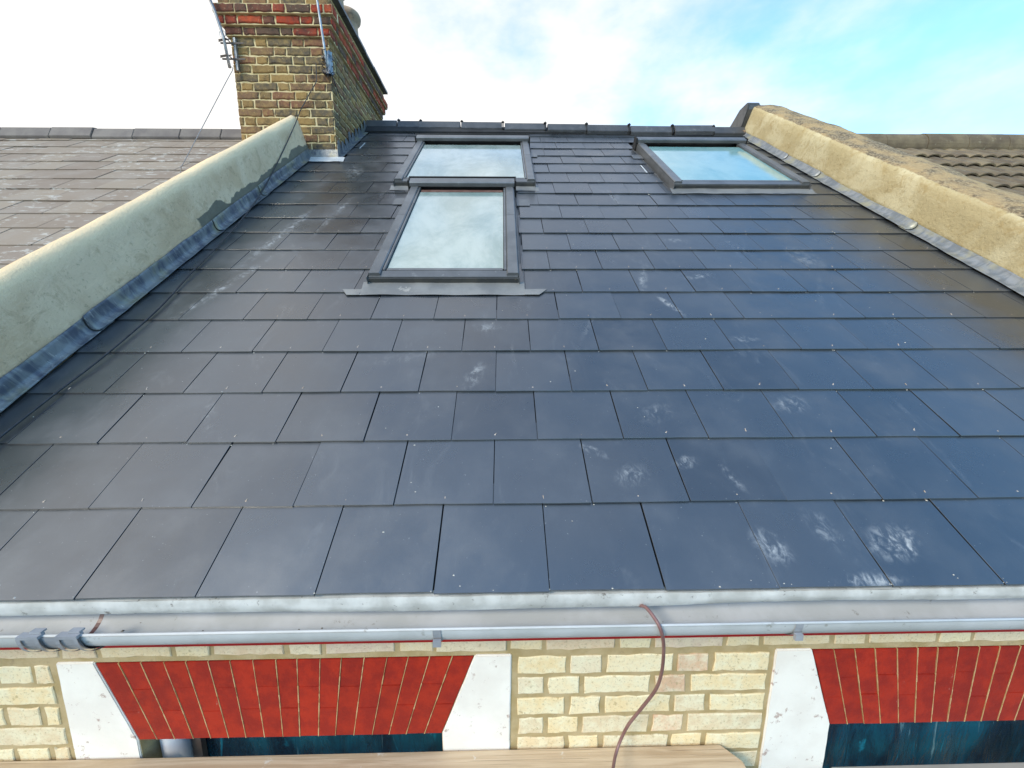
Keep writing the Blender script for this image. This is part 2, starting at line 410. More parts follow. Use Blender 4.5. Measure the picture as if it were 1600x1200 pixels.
for q in range(14): blob(random.uniform(.5, 1.9), random.uniform(.002, .03), .0143, random.uniform(.001, .0024))
M['crumb'] = simple('mortar crumbs', (.62,.58,.50), (.5,.46,.4), 60, .9, 0, rv=0)
o = crumb.build('mortar_crumbs', M['crumb'], roof); o['kind'] = 'stuff'

# ridge tiles
def ridge_tile(a, b, mat, half=.115, ht=.0):
    m_ = MB(); prof = []
    va = ridge_v((a+b)/2)
    # angular ridge cross-section in roof coordinates around the apex
    ax, ah = RIDGE_V+.075, .045
    def q(d, h): return (ax - d, ah + h)
    prof = [(va-.005, .012), (va-.005, .052), (va+.075, .098), (va+.13, .075), (va+.17, -.02), (va+.12, -.02), (va+.10, .05), (va+.07, .07), (va+.012, .04), (va+.012, .012)]
    m_.prism(prof, 'x', a+.003, b-.003)
    return m_
rm = MB(); rm.prism([(5.0,-.01),(5.0,.03),(5.12,.055),(5.2,-.01)], 'x', UL+.25, UR)
ridge = roofchild(rm.build('ridge', M['felt']))
RJ = [-1.71,-1.347,-1.086,-.599,-.115,.38,.863,1.358,1.858,2.329,2.70]
for a, b in zip(RJ, RJ[1:]):
    t_ = ridge_tile(a, b, None).build('ridge_tile', M['ridge'], ridge, bevel=.004)
    t_.location = (0, 0, random.gauss(0, .002)); t_.rotation_euler = (0, random.gauss(0, .003), random.gauss(0, .003))
for u in RJ[1:-1]:
    va = ridge_v(u); m_ = MB(); m_.prism([(va-.008,.010),(va-.008,.055),(va+.075,.102),(va+.13,.07),(va+.16,-.01)], 'x', u-.007, u+.007); m_.box(u-.017, u+.015, va+.062, va+.090, .095, .108); m_.box(u-.006, u+.004, va+.06, va+.08, .1, .117)
    m_.build('ridge_union_clip', M['rubber'], ridge)

# ------------------------------------------------------------------ roof windows
def glass_mat(name, c, c2, spec=.9, rough=.06):
    t = NT(name); v = t.coord('Object', roof)
    f = t.ramp(t.noise(v, 2.6, 7, .68, stretch=(1, .6, 1), dist=.35), .36, .66)  # cloud reflection and grime mixed into the glass colour
    col = t.mix(f, c, c2)
    t.set(Base_Color=col, Roughness=t.ramp(t.noise(v, 7, 5, .6), .3, .8, rough, rough+.08), Specular_IOR_Level=spec)
    t.b.inputs['Coat Weight'].default_value = .7; t.b.inputs['Coat Roughness'].default_value = .08; t.b.inputs['Coat IOR'].default_value = 1.6
    t.bump(t.noise(v, 3, 2), .06, .02); return t.m
M['pane'] = glass_mat('grimy roof window glass with painted clouds', (.20,.28,.26), (.38,.45,.42))
M['pane_sky_tint'] = glass_mat('roof window glass tinted with sky', (.16,.36,.37), (.26,.45,.44), .45)  # aqua base colour carries the reflected blue sky
M['inner'] = simple('inner blind frame', (.13,.06,.045), (.18,.1,.08), 20, .6, .1)
def skylight(u0, u1, v0, v1, pane, label, wings=False, hang=.10, band=False):
    k = MB().box(u0+.012, u1-.012, v0+.004, v1-.01, -.01, .038)
    s = roofchild(k.build('skylight', M['clad_dark'])); s['label'] = label
    cw = .064; top = .078
    # the glass, its seal and the sash around it
    gi0, gi1, gj0, gj1 = u0+cw+.019, u1-cw-.019, v0+.095, v1-.150
    MB().box(gi0-.006, gi1+.006, gj0-.006, gj1+.006, .038, .054).build('rubber_seal', M['rubber'], s)
    p = MB(); p.grid(lambda a, b: (gi0+(gi1-gi0)*a, gj0+(gj1-gj0)*b, .0575), 6, 6).build('glass_pane', pane, s)
    if band:
        MB().box(gi0+.004, gi1-.004, gj1+.006, gj1+.05, .05, .058).build('sash_top_rail', M['inner'], s)
    for a, b in ((u0+cw+.002, u0+cw+.015), (u1-cw-.015, u1-cw-.002)):
        MB().box(a, b, v0+.062, v1-.08, .04, .071).build('sash_side', M['clad'], s, bevel=.002)
    MB().box(u0+cw+.022, u1-cw-.022, v0+.062, v0+.090, .04, .066).build('sash_bottom', M['clad'], s, bevel=.002)
    # side claddings, two lengths each
    vm = v0 + (v1-v0)*.56
    for a, b in ((u0, u0+cw), (u1-cw, u1)):
        for c, d in ((v0+.014, vm-.0015), (vm+.0015, v1-.07)):
            MB().prism([(a,.030),(a,top-.006),(a+.006,top),(b-.006,top),(b,top-.006),(b,.030)], 'y', c, d).build('side_cladding', M['clad'], s)
    # upstand flashing and gutter channel outside the frame
    for sgn, e in ((-1, u0), (1, u1)):
        x0, x1 = sorted((e+sgn*.003, e+sgn*.0055)); y0, y1 = sorted((e+sgn*.003, e+sgn*.030))
        m_ = MB().box(x0, x1, v0-.012, v1+.01, -.004, .064); m_.box(y0, y1, v0-.012, v1+.01, -.006, .0005)
        x0, x1 = sorted((e+sgn*.029, e+sgn*.031)); m_.box(x0, x1, v0-.012, v1+.01, -.006, .013)
        m_.build('side_flashing', M['clad'], s)
    # hood
    MB().prism([(v1-.085,.078),(v1-.085,.104),(v1-.078,.112),(v1-.012,.118),(v1-.004,.110),(v1-.004,.03),(v1-.02,.03),(v1-.02,.09)], 'x', u0-.006, u1+.006).build('top_hood', M['clad'], s)
    m_ = MB().box(u0-.020, u1+.020, v1+.002, v1+.014, .0, .124); m_.box(u0-.020, u0-.009, v1-.085, v1+.002, .0, .120); m_.box(u1+.009, u1+.020, v1-.085, v1+.002, .0, .120)
    m_.build('hood_seal', M['rubber'], s)
    # bottom cladding and the dark front
    MB().prism([(v0+.004,.052),(v0+.004,.060),(v0+.058,.066),(v0+.058,.056)], 'x', u0+.004, u1-.004).build('bottom_cladding', M['clad'], s)
    MB().box(u0+.006, u1-.006, v0-.002, v0+.003, .020, .0515).build('front_cover', M['clad_dark'], s)
    MB().box(u0-.006, u1+.006, v0+.002, v0+.012, .004, .052).build('front_flashing', M['clad'], s)
    # apron laid over the slates
    def ap(a, b):
        x = u0-.03+(u1-u0+.06)*a; y = v0-hang + (hang+.004)*b
        h = .0165 + .012*b**2 + .0018*math.sin(x*23)*(1-b) + .002*fbm(x*5, 3, v0)
        return (x, y, h)
    m_ = MB().grid(ap, 30, 5)
    m_.build('apron', M['apron'], s, smooth=True)
    if wings:
        MB().prism([(u0-.03, v0-hang), (u0-.03, v0-hang+.055), (u0-.13, v0-hang+.055), (u0-.095, v0-hang)], 'z', .0155, .0175).build('apron_wing', M['apron'], s)
        MB().prism([(u1+.03, v0-hang), (u1+.03, v0-hang+.055), (u1+.15, v0-hang+.055), (u1+.105, v0-hang)], 'z', .0155, .0175).build('apron_wing', M['apron'], s)
    return s
sky1 = skylight(*SK[0], M['pane'], 'wide roof window just below the ridge, left, above the narrow one', hang=.075)
sky2 = skylight(*SK[1], M['pane'], 'narrow taller roof window below the left wide one', wings=True, hang=.105, band=True)
sky3 = skylight(*SK[2], M['pane_sky_tint'], 'wide roof window at the right below the ridge with reflected sky blue tinted into its glass', hang=.085)
# small folded tabs of flashing slipped between the slates
for s, u, v in ((sky1, .175, 4.09), (sky2, -.90, 2.80), (sky2, .035, 2.78), (sky3, 1.225, 4.05)):
    MB().box(u-.05, u+.05, v-.07, v+.06, .0145, .017).build('flashing_tab', M['clad'], s)
# slivers of bright lead in open joints
for u, v in ((-1.60, 4.33), (1.19, 3.56)):
    MB().box(u-.006, u+.006, v-.02, v+.20, .0135, .0155).build('joint_soaker', M['silver'], roof)

# ------------------------------------------------------------------ eaves: tray, gutter, fascia
def W2(o, **k): return o
def hb(mb, name, mat, **k):          # a part of the house given in world coordinates
    return mb.build(name, mat, house, off=NB, **k)
XL, XR = -2.26, 2.93
def tray(a, b):
    x = XL+(XR-XL)*a
    low = -.040 - .009*max(0, math.sin(x*1.9+2.2)) - .012*max(0, min(1, (-.9-x)/1.2)) - .004*fbm(x*2, 1)
    y = .002 - .008*math.sin(b*1.6) + .010*b*b + .002*fbm(x*6, b*2, 5)
    return (x, y+.0, -.006 + (low+.006)*b)
m_ = MB().grid(tray, 160, 6); m_.grid(lambda a, b: (XL+(XR-XL)*a, .002+.11*b, -.006+.03*b), 4, 2)
hb(m_, 'eaves_tray', M['white_dirty'], smooth=True)
GC = (.004, -.054)                   # centre of the gutter (Y, Z)
def gut(r, x0, x1, m_, n=18, lip=True):
    pro = [(GC[0]+r*math.cos(a), GC[1]+r*math.sin(a)*1.06) for a in [math.pi+math.pi*i/n for i in range(n+1)]]
    m_.grid(lambda a, b: (x0+(x1-x0)*a, *pro[min(n, round(b*n))]), 1 if x1-x0 < .3 else 40, n)
m_ = MB(); gut(.060, XL, XR, m_); gut(.0565, XL, XR, m_)
m_.tube([(XL, GC[0]-.0583, GC[1]), (XR, GC[0]-.0583, GC[1])], .0035, 8)
gutter = hb(m_, 'gutter', M['gutter'], smooth=True)
def gp(mb, name, mat, **k): return mb.build(name, mat, gutter, off=(0, 0, 0) if False else NB, **k)
gutter.location = (0, 0, 0)
m_ = MB()
for xc in (-1.298+.02, -1.185):
    gut(.0655, xc-.024, xc+.024, m_); gut(.061, xc-.024, xc+.024, m_)
    for e in (-.022, .022): gut(.070, xc+e-.005, xc+e+.005, m_); gut(.0650, xc+e-.005, xc+e+.005, m_)
    m_.box(xc-.026, xc+.026, GC[0]-.070, GC[0]-.053, GC[1]-.001, GC[1]+.007)
    m_.box(xc-.004, xc+.024, GC[0]-.060, GC[0]-.046, GC[1]+.0075, GC[1]+.012)
gut(.0635, -1.30, -1.165, m_)
gp(m_, 'gutter_union', M['clip'])
m_ = MB(); gut(.0562, -1.225, -1.213, m_); gp(m_, 'joint_seal', M['hose'])
crumb = MB()
for q in range(260):
    x = random.uniform(XL, XR)+.0; t_ = random.gauss(1.45, .22); rr_ = .0560
    if fbm(x*1.3, 4) < -.15: continue
    crumb_y = GC[0]+rr_*math.cos(math.pi+t_); crumb_z = GC[1]+rr_*math.sin(math.pi+t_)*1.06
    blob(x, crumb_y, crumb_z, random.uniform(.0012, .0040))
M['grit'] = simple('gutter silt', (.12,.10,.075), (.22,.19,.15), 60, .95, 0, rv=0)
o = gp(crumb, 'silt', M['grit']); o['kind'] = 'stuff'
for xc in (-.288, .631):
    m_ = MB(); gut(.0622, xc-.010, xc+.010, m_); m_.box(xc-.010, xc+.010, GC[0]-.066, GC[0]-.058, GC[1]-.045, GC[1]-.028)
    m_.box(xc-.014, xc+.014, .06, .098, -.12, -.03); gp(m_, 'gutter_bracket', M['clip'])
hb(MB().box(XL, XR, .098, .122, -.232, .03), 'fascia', M['red_gloss'])
hb(MB().box(XL, XR, .122, .1335, -.234, .01), 'soffit_board', M['red_gloss'])

# ------------------------------------------------------------------ front wall
ZB = -.305
ZBOT = -.92
def zc(k): return ZB - .075*k
# backing of mortar: piers and the band above the arches, open at the two windows
WIN = [(-1.275, -.322), (.940, 1.890)]
ARCH = [(-1.360, -.214, -1.275, -.322), (.845, 1.985, .940, 1.890)]
AZT, AZB = -.3165, -.598
m_ = MB()
m_.box(XL, XR, FY, FY+.10, AZT-.01, -.02)
for a, b in ((XL, WIN[0][0]-.0), (WIN[0][1], WIN[1][0]), (WIN[1][1], XR)):
    m_.box(a, b, FY, FY+.10, -5.6, AZT-.0102)
for a, b in WIN:
    m_.box(a+.0005, b-.0005, FY+.012, FY+.10, AZB, AZT-.0104)
    m_.box(a+.0005, b-.0005, FY+.0, FY+.10, -5.6, -2.1)
m_.box(XL, XR, FY+.1002, FY+.22, -5.6, -2.1); m_.box(XL, WIN[0][0]-.02, FY+.1002, FY+.22, -2.0998, -.02)
front = hb(m_, 'front_wall', M['mortar'])
front_off = NB
BR = {}
def brick_mesh(w, h, mat, d=.1, jit=.0030, bev=.0026, key=None, nv=7):
    k = (round(w, 3), round(h, 3), mat.name, random.randrange(nv), d)
    if k in BR: return BR[k]
    pts = []
    for (ax, az, bx, bz) in ((-w/2,-h/2,w/2,-h/2),(w/2,-h/2,w/2,h/2),(w/2,h/2,-w/2,h/2),(-w/2,h/2,-w/2,-h/2)):
        n = (6 if w > .14 else 4) if abs(bx-ax) > abs(bz-az) else 2
        for i in range(n):
            t = i/n; pts.append((ax+(bx-ax)*t+random.uniform(-jit, jit), az+(bz-az)*t+random.uniform(-jit, jit)))
    n = len(pts); V = [(x, d, z) for x, z in pts]+[(x, bev*.8, z) for x, z in pts]
    inn = []
    for x, z in pts:
        sx = (w/2-bev)/(w/2); sz = (h/2-bev)/(h/2); inn.append((x*sx, random.uniform(-.0008, .0006), z*sz))
    V += inn
    F = [(i, (i+1) % n, n+(i+1) % n, n+i) for i in range(n)] + [(n+i, n+(i+1) % n, 2*n+(i+1) % n, 2*n+i) for i in range(n)] + [tuple(range(2*n, 3*n))]
    me = mesh('brick', V, F, mat)
    bm = bmesh.new(); bm.from_mesh(me); bmesh.ops.recalc_face_normals(bm, faces=bm.faces)
    # the open back: make sure the front looks towards -Y
    bm.normal_update()
    if sum(f.normal.y*f.calc_area() for f in bm.faces) > 0: bmesh.ops.reverse_faces(bm, faces=bm.faces)
    bm.to_mesh(me); bm.free(); BR[k] = me; return me
def lay(parent, off, x0, x1, z0, z1, mat, y, j=.0165, proud=.0035, d=.06):
    """one brick between joints (x0,x1), course z0..z1"""
    w = round(x1-x0-j+random.choice((-.002,0,.002)), 3); h = round(abs(z1-z0)-.0145+random.choice((-.001,0,.001)), 3)
    if w < .02: return
    o = link('brick', brick_mesh(w, h, mat, d), parent, Vector(((x0+x1)/2, y-proud+random.gauss(0, .0008), (z0+z1)/2))-off, (0, random.gauss(0, .004), 0))
    return o
# course under the fascia, Flemish bond along the whole front
x = -.109-.3375*7
while x < XR:
    for a, b in ((x, x+.1125), (x+.1125, x+.3375)):
        if b > XL and a < XR: lay(front, front_off, max(a, XL), min(b, XR), zc(0)+.0, zc(-1), M['brick_top'], FY)
    x += .3375
def panel(x0, x1, rows, start, x0f=None, x1f=None):
    for k in range(rows):
        z1, z0 = zc(k)-.012, zc(k+1)-.012
        a_ = x0f(zc(k+.5)) if x0f else x0; b_ = x1f(zc(k+.5)) if x1f else x1
        ph = start[k % len(start)]
        x = x0 + ph - .3375*3; run_ = []
        while x < b_:
            for a, b in ((x, x+.225), (x+.225, x+.3375)):
                p, r = max(a, a_), min(b, b_)
                if r > p: run_.append([p, r])
            x += .3375
        if len(run_) > 1 and run_[-1][1]-run_[-1][0] < .06: run_[-2][1] = run_[-1][1]; run_.pop()
        if len(run_) > 1 and run_[0][1]-run_[0][0] < .06: run_[1][0] = run_[0][0]; run_.pop(0)
        for p, r in run_: lay(front, front_off, p, r, z0, z1, M['brick'], FY)
panel(-.0865, .712, 7, [.1645+.1125, .0965+.1125-.3375+.0], x1f=lambda z: .7185)
panel(XL, -1.492, 7, [.37, .37+.3375/2])
panel(2.105, XR, 7, [.1, .1+.3375/2])

# painted skewback stones, slightly proud
def stone(poly, y0=-.006):
    m_ = MB().prism(poly, 'y', FY+y0, FY+.11)
    return hb(m_, 'skewback_stone', M['white_stone'], bevel=.003)
ZS = -.86
def jag(poly):
    o = []
    for i in range(len(poly)):
        a = Vector(poly[i]); b = Vector(poly[(i+1) % len(poly)]); n = max(1, int((b-a).length/.03)); pr = Vector((b.y-a.y, a.x-b.x)).normalized()
        for k in range(n):
            q = a+(b-a)*k/n; o.append(tuple(q + pr*(random.uniform(-.0008, .0008) if k else 0)))
    return o
stone(jag([(-1.475, AZT+.004), (-1.484, ZS), (-1.277, ZS), (-1.277, AZB+.002), (-1.363, AZT+.004)]))
stone(jag([(-.211, AZT+.004), (-.320, AZB+.002), (-.320, ZS), (-.108, ZS), (-.0985, AZT+.004)]))
stone(jag([(.729, AZT+.004), (.721, ZS), (.938, ZS), (.938, AZB+.002), (.842, AZT+.004)]))
stone(jag([(1.988, AZT+.004), (1.892, AZB+.002), (1.892, ZS), (2.095, ZS), (2.095, AZT+.004)]))

# flat arches: each voussoir two painted bricks
for ai, (tl, tr, bl, brr) in enumerate(ARCH):
    bk = MB().prism([(tl-.001, AZT), (tr+.001, AZT), (brr, AZB), (bl, AZB)], 'y', FY+.0, FY+.0118)
    arch = hb(bk, 'window_arch', M['red'])
    nb = 17
    jt = [random.gauss(0, .0015) for _ in range(nb+1)]
    for i in range(nb):
        g_ = .0010
        def at(t, z):    # x on joint t at height fraction z (0 top, 1 bottom)
            jj = jt[int(t)] if 0 < t < nb else 0
            return tl+(tr-tl)*t/nb*(1-z) + (bl-tl)*z + ((brr-bl)*t/nb)*z + jj if False else (tl+(tr-tl)*t/nb)*(1-z)+(bl+(brr-bl)*t/nb)*z+jj
        if i:
            pj_ = MB(); n_ = 9; H = AZB-AZT
            for q in range(n_):
                z_a, z_b = q/n_, (q+1)/n_; wa = max(.0005, .0010+random.uniform(-.0007,.0008)); wb = max(.0005, .0010+random.uniform(-.0007,.0008))
                xa, xb = at(i, z_a), at(i, z_b)
                pj_.prism([(xa-wa, AZT+H*z_a), (xa+wa, AZT+H*z_a), (xb+wb, AZT+H*z_b+.0001), (xb-wb, AZT+H*z_b+.0001)], 'y', FY-.0046, FY+.002)
            pj_.build('joint_pointing', M['arch_joint'], arch, off=NB)
        cut = (.34 if i % 2 else .62)+random.gauss(0, .01)
        for (za, zb) in ((.004, cut-.0008), (cut+.0008, 1.0)):
            H = AZB-AZT
            def X(t, z, s): return at(t, z)+s*g_
            pl = [(X(i, za, 1), AZT+H*za), (X(i+1, za, -1), AZT+H*za), (X(i+1, (za+zb)/2, -1)+random.uniform(-.0012,.0012), AZT+H*(za+zb)/2),
                  (X(i+1, zb, -1), AZT+H*zb), (X(i, zb, 1), AZT+H*zb), (X(i, (za+zb)/2, 1)+random.uniform(-.0012,.0012), AZT+H*(za+zb)/2)]
            yy = -.0035+random.gauss(0, .0007)
            m_ = MB().prism(pl, 'y', FY+yy, FY+.11)
            o = m_.build('brick', M['red'], arch, off=NB, bevel=.0012)
# red reveal under each arch
# windows: sheeted in blue protective film
def film_mat():
    t = NT('blue protective film'); v = t.pos()
    f = t.noise(v, 3.2, 6, .6, stretch=(2.2, 1, .8), dist=.5)
    c = t.mix(t.ramp(f, .40, .62), (.004,.022,.042), (.005,.075,.12))
    c = t.mix(t.ramp(t.noise(v, 6, 5, .6, stretch=(2.5, 1, .5), dist=1, loc=(3, 1, 2)), .62, .72), c, (.008,.22,.34))
    c = t.mix(t.ramp(t.noise(v, 9, 6, .7, stretch=(3, 1, .35), dist=.6, loc=(1, 7, 2)), .60, .72, 0, .5), c, (.25,.42,.46))  # pale wisps: highlights on the folds painted into the colour
    t.set(Base_Color=c, Roughness=.16, Specular_IOR_Level=.6)
    t.bump(t.noise(v, 14, 5, .6, stretch=(2.0, 1, .4), dist=1.2), .6, .02); return t.m
M['film'] = film_mat()
for wi, (a, b) in enumerate(WIN):
    fr = MB(); y0, y1 = FY+.135, FY+.185
    fr.box(a-.05, a+.055, y0, y1, -2.1, AZB+.02); fr.box(b-.055, b+.05, y0, y1, -2.1, AZB+.02)
    fr.box(a+.055, b-.055, y0, y1, AZB-.05, AZB+.02); fr.box(a+.055, b-.055, y0, y1, -2.1, -2.0); fr.box(a+.055, b-.055, y0+.005, y1, -1.35, -1.29)
    win = hb(fr, 'window', M['dark'] )
    def fl(s, t):
        x = a+.020+(b-a-.022)*s; z = AZB+.015+(-2.1-AZB)*t
        return (x, FY+.112+.010*fbm(x*7, z*3, wi*4)+.008*math.sin(x*31+z*4), z)
    m_ = MB().grid(fl, 70, 40); m_.build('protective_film', M['film'], win, smooth=True, off=NB)
    # plastered reveals each side
    m_ = MB().box(b-.0005, b+.03, FY+.1102, FY+.2, -2.1, AZB); m_.box(a-.03, a+.0005, FY+.1102, FY+.2, -2.1, AZB)
    m_.build('reveal', M['white_stone'], win, off=NB)
# rounded white trim left in the left-hand window
m_ = MB(); m_.tube([(-1.235, FY+.075, -.585), (-1.235, FY+.075, -2.05)], .040, 20)
hb(m_, 'reveal_lining', simple('grey white lining', (.50,.51,.53), (.45,.46,.48), 5, .5, 0, rv=0), smooth=True)
hb(MB().box(-1.19, -1.160, FY+.08, FY+.10, -2.05, -.59), 'reveal_shade_strip', simple('dark brown painted shade', (.07,.05,.045), (.1,.08,.07), 20, .5, 0, rv=0))  # dark strip added as the shadow beside the rounded lining
# body of the house behind the front
m_ = MB().box(XL+.01, XR-.01, 8.30, 8.40, -5.6, -.05); hb(m_, 'rear_wall', M['mortar'])

# ------------------------------------------------------------------ party wall parapets
def render_mat(name, face, top, patch=False, agg=False):
    t = NT(name); v = t.coord('Object', roof); s_ = t.sep(v)
    big = t.noise(v, 2.6, 6, .62, dist=.5); c = t.mix(t.ramp(big, .40, .60), face[0], face[1])
    c = t.mix(t.ramp(t.noise(v, 8, 7, .75, dist=.8), .50, .68, 0, .7), c, face[2]); c = t.mix(t.ramp(t.noise(v, 40, 6, .75), .56, .66, 0, .45), c, tuple(x*.6 for x in face[2])); c = t.mix(t.ramp(t.noise(v, 5, 8, .8, stretch=(1,.4,3), loc=(1,8,3), dist=2.0), .60, .63, 0, .35), c, tuple(x*1.2 for x in face[1]))
    c = t.mix(t.ramp(t.noise(v, 6, 5, .6, stretch=(1, .5, 2.0), loc=(9, 2, 1), dist=1), .58, .72, 0, .35), c, tuple(x*1.12 for x in face[1]))
    edge = t.math('ADD', s_[2], t.math('MULTIPLY', t.math('SUBTRACT', t.noise(v, 8, 6, .7), .5), .055))
    if patch:
        c = t.mix(t.ramp(edge, .265, .325), c, top)  # creamier crest: partly the cement itself, partly sunlight painted in
        # bare grey cement left along the lead
        lim = t.math('ADD', t.math('ADD', edge, t.math('MULTIPLY', t.math('SUBTRACT', t.noise(v, 3.5, 2), .5), .16)), 0.0)
        on = t.math('MULTIPLY', t.ramp(lim, .135, .128), t.ramp(t.math('ADD', s_[1], t.math('MULTIPLY', t.noise(v, 9, 3), .2)), 2.22, 2.26))
        wet = t.mix(t.noise(v, 12, 5, .7), (.15,.135,.10), (.25,.225,.17)); c = t.mix(on, c, wet)
    if agg:
        ag = t.mix(t.ramp(t.noise(v, 60, 5, .75), .42, .62), (.13,.10,.065), (.42,.33,.20))
        ag = t.mix(t.ramp(t.noise(v, 5, 6, .65), .42, .6, 0, .75), ag, (.48,.34,.17)); ag = t.mix(t.ramp(t.noise(v, 11, 6, .7, loc=(3,3,3)), .60, .68, 0, .8), ag, (.16,.11,.07))
        m1 = t.math('ADD', s_[0], t.math('MULTIPLY', t.math('SUBTRACT', t.noise(v, 16, 6, .75), .5), .05))
        c = t.mix(t.ramp(m1, 2.728, 2.738), c, ag)
        # darker brown band above the lead
        c = t.mix(t.ramp(edge, .075, .055, 0, .6), c, (.24,.19,.09))
    t.set(Base_Color=c, Roughness=.92, Specular_IOR_Level=.2)
    t.bump(t.math('ADD', t.noise(v, 7, 6, .6), t.math('MULTIPLY', t.noise(v, 60, 6, .75), .45)), .9, .016)
    return t.m
M['render_l'] = render_mat('grey green cement render', ((.68,.49,.30), (.80,.61,.40), (.52,.37,.22)), (.84,.64,.40), patch=True)
M['render_r'] = render_mat('buff cement render', ((.50,.41,.23), (.62,.54,.34), (.40,.29,.13)), (.6, .5, .3), agg=True)
M['coarse'] = simple('coarse brown mortar', (.34,.20,.13), (.48,.34,.22), 14, .95, .8, 70, rv=0, dirt=((.2,.12,.08), 30, .58, .7), dist=.008)

def sweep(prof, v0, v1, n, amp, seed, taper=None):
    """prof in (u,h), swept up the slope, roughened"""
    m_ = MB(); k = len(prof)-1
    # refine the profile
    pts = []
    for i in range(k):
        a = Vector(prof[i]); b = Vector(prof[i+1]); c = max(1, int((b-a).length/.035))
        for j in range(c): pts.append(a+(b-a)*j/c)
    pts.append(Vector(prof[-1])); q = len(pts)-1
    def fn(a, b):
        p = pts[round(a*q)]; v = v0+(v1-v0)*b
        d = amp*fbm(p.x*2.5, v*2.5, p.y*4+seed, 5); w = amp*1.3*fbm(v*.9, seed, 1, 2)
        return (p.x+d*.6+w*.5, v, p.y + (d+w*.6 if p.y > .1 else 0))
    m_.grid(fn, q, n); f0 = tuple(range(q+1)); f1 = tuple(n*(q+1)+i for i in range(q+1))
    m_.f.append(f0); m_.f.append(f1[::-1]); return m_
def roofthing(name, label, cat, u, v, z=None):
    """an Empty at the thing's base whose children are laid out in roof coordinates"""
    p_ = rw(u, v, 0); return thing(name, label, cat, (p_.x, p_.y, p_.z))
def inroof(o, root):
    o.parent = root; o.matrix_local = Matrix.Translation(-Vector(root.location)) @ Matrix.Rotation(P, 4, 'X'); return o
LW = roofthing('parapet_wall', 'left parapet wall in grey green cement render with a bare patch along lead tinted sky blue', 'parapet wall', -2.25, 0)
profL = [(-1.998,-.05),(-2.004,.10),(-2.012,.22),(-2.02,.30),(-2.035,.335),(-2.07,.347),(-2.2,.298),(-2.33,.248),(-2.44,.185),(-2.50,.09),(-2.53,-.05)]
wl = inroof(sweep(profL, -.16, 4.02, 150, .010, 3).build('rendered_core', M['render_l'], smooth=True), LW)
profF = [(-2.45,.16),(-2.50,.13),(-2.56,.06),(-2.63,.012),(-2.66,-.03)]
inroof(sweep(profF, -.1, 4.75, 120, .012, 9).build('mortar_fillet', M['coarse'], smooth=True), LW)

def lead_mat(name, blue):
    t = NT(name); v = t.coord('Object', roof)
    f = t.noise(v, 11, 6, .65, stretch=(1, 1.6, .5), dist=1.0)
    c = t.mix(t.ramp(f, .38, .62), (.075,.085,.11) if blue else (.16,.18,.20), (.21,.22,.22) if blue else (.27,.285,.30))  # bluish base carries the reflected sky; streaks and stains are the lead's own
    c = t.mix(t.ramp(t.noise(v, 7, 5, .6, loc=(5, 5, 5)), .50, .68, 0, .7), c, (.28,.26,.15) if blue else (.36,.34,.22))
    c = t.mix(t.ramp(t.noise(v, 34, 5, .7, stretch=(1, 1.8, .4)), .58, .70, 0, .6), c, (.46,.44,.40) if blue else (.11,.13,.16))
    t.set(Base_Color=c, Roughness=.42, Metallic=.25, Specular_IOR_Level=.6)
    t.bump(t.noise(v, 18, 5, .6), .5, .006); return t.m
M['lead_b'] = lead_mat('stained lead with sky tint', True); M['lead_g'] = lead_mat('dull grey lead', False)
def lead(prof, v0, v1, mat, root, seed, lift=.0):
    """thin dressed lead sheet; lower end finished with a visible lap"""
    def fn(a, b):
        i = a*(len(prof)-1); k = min(int(i), len(prof)-2); p = Vector(prof[k]).lerp(Vector(prof[k+1]), i-k); v = v0+(v1-v0)*b
        e = 1 if a > .9 else 0; e2 = 1 if a < .06 else 0
        sg = -1 if prof[-1][0] < prof[0][0] else 1
        x = p.x + sg*e*.008*fbm(v*5, seed, 2) + .0025*fbm(v*4, a*3, seed)
        l_ = lift*(1-b)
        # the lap curves downhill along its lower edge
        vv = v - (.018*math.sin(a*math.pi) if b == 0 else 0)
        return (x + sg*l_*.8, vv, p.y + l_ + e2*.006*fbm(v*3, seed, 8) + .0012*fbm(v*9, a*4, seed))
    m_ = MB().grid(fn, 14, max(6, int((v1-v0)/.03)))
    o = m_.build('lead_flashing', mat, smooth=True); inroof(o, root)
    md = o.modifiers.new('thickness', 'SOLIDIFY'); md.thickness = .0022; md.offset = 0
    n_ = 14; lap_line = [o.data.vertices[i].co.copy() + Vector((0, -.002, -lift*.5)) for i in range(n_+1)]
    inroof(MB().tube(lap_line, .0022, 6).build('lap_shadow_line', M['rubber'], smooth=True), root); return o  # dark tube added to draw the gap shadow under each lap
pl_ = [(-2.001,.086),(-1.997,.076),(-1.9945,.05),(-1.991,.033),(-1.982,.022),(-1.966,.0185),(-1.958,.018)]
cuts = [4.0, 2.97, 2.31, 1.21, .08]
for i, (a, b) in enumerate(zip(cuts, cuts[1:])):
    lead([(x+.002, h) for x, h in pl_], b-.06, a+.01, M['lead_b'], LW, i*3.1, .006)
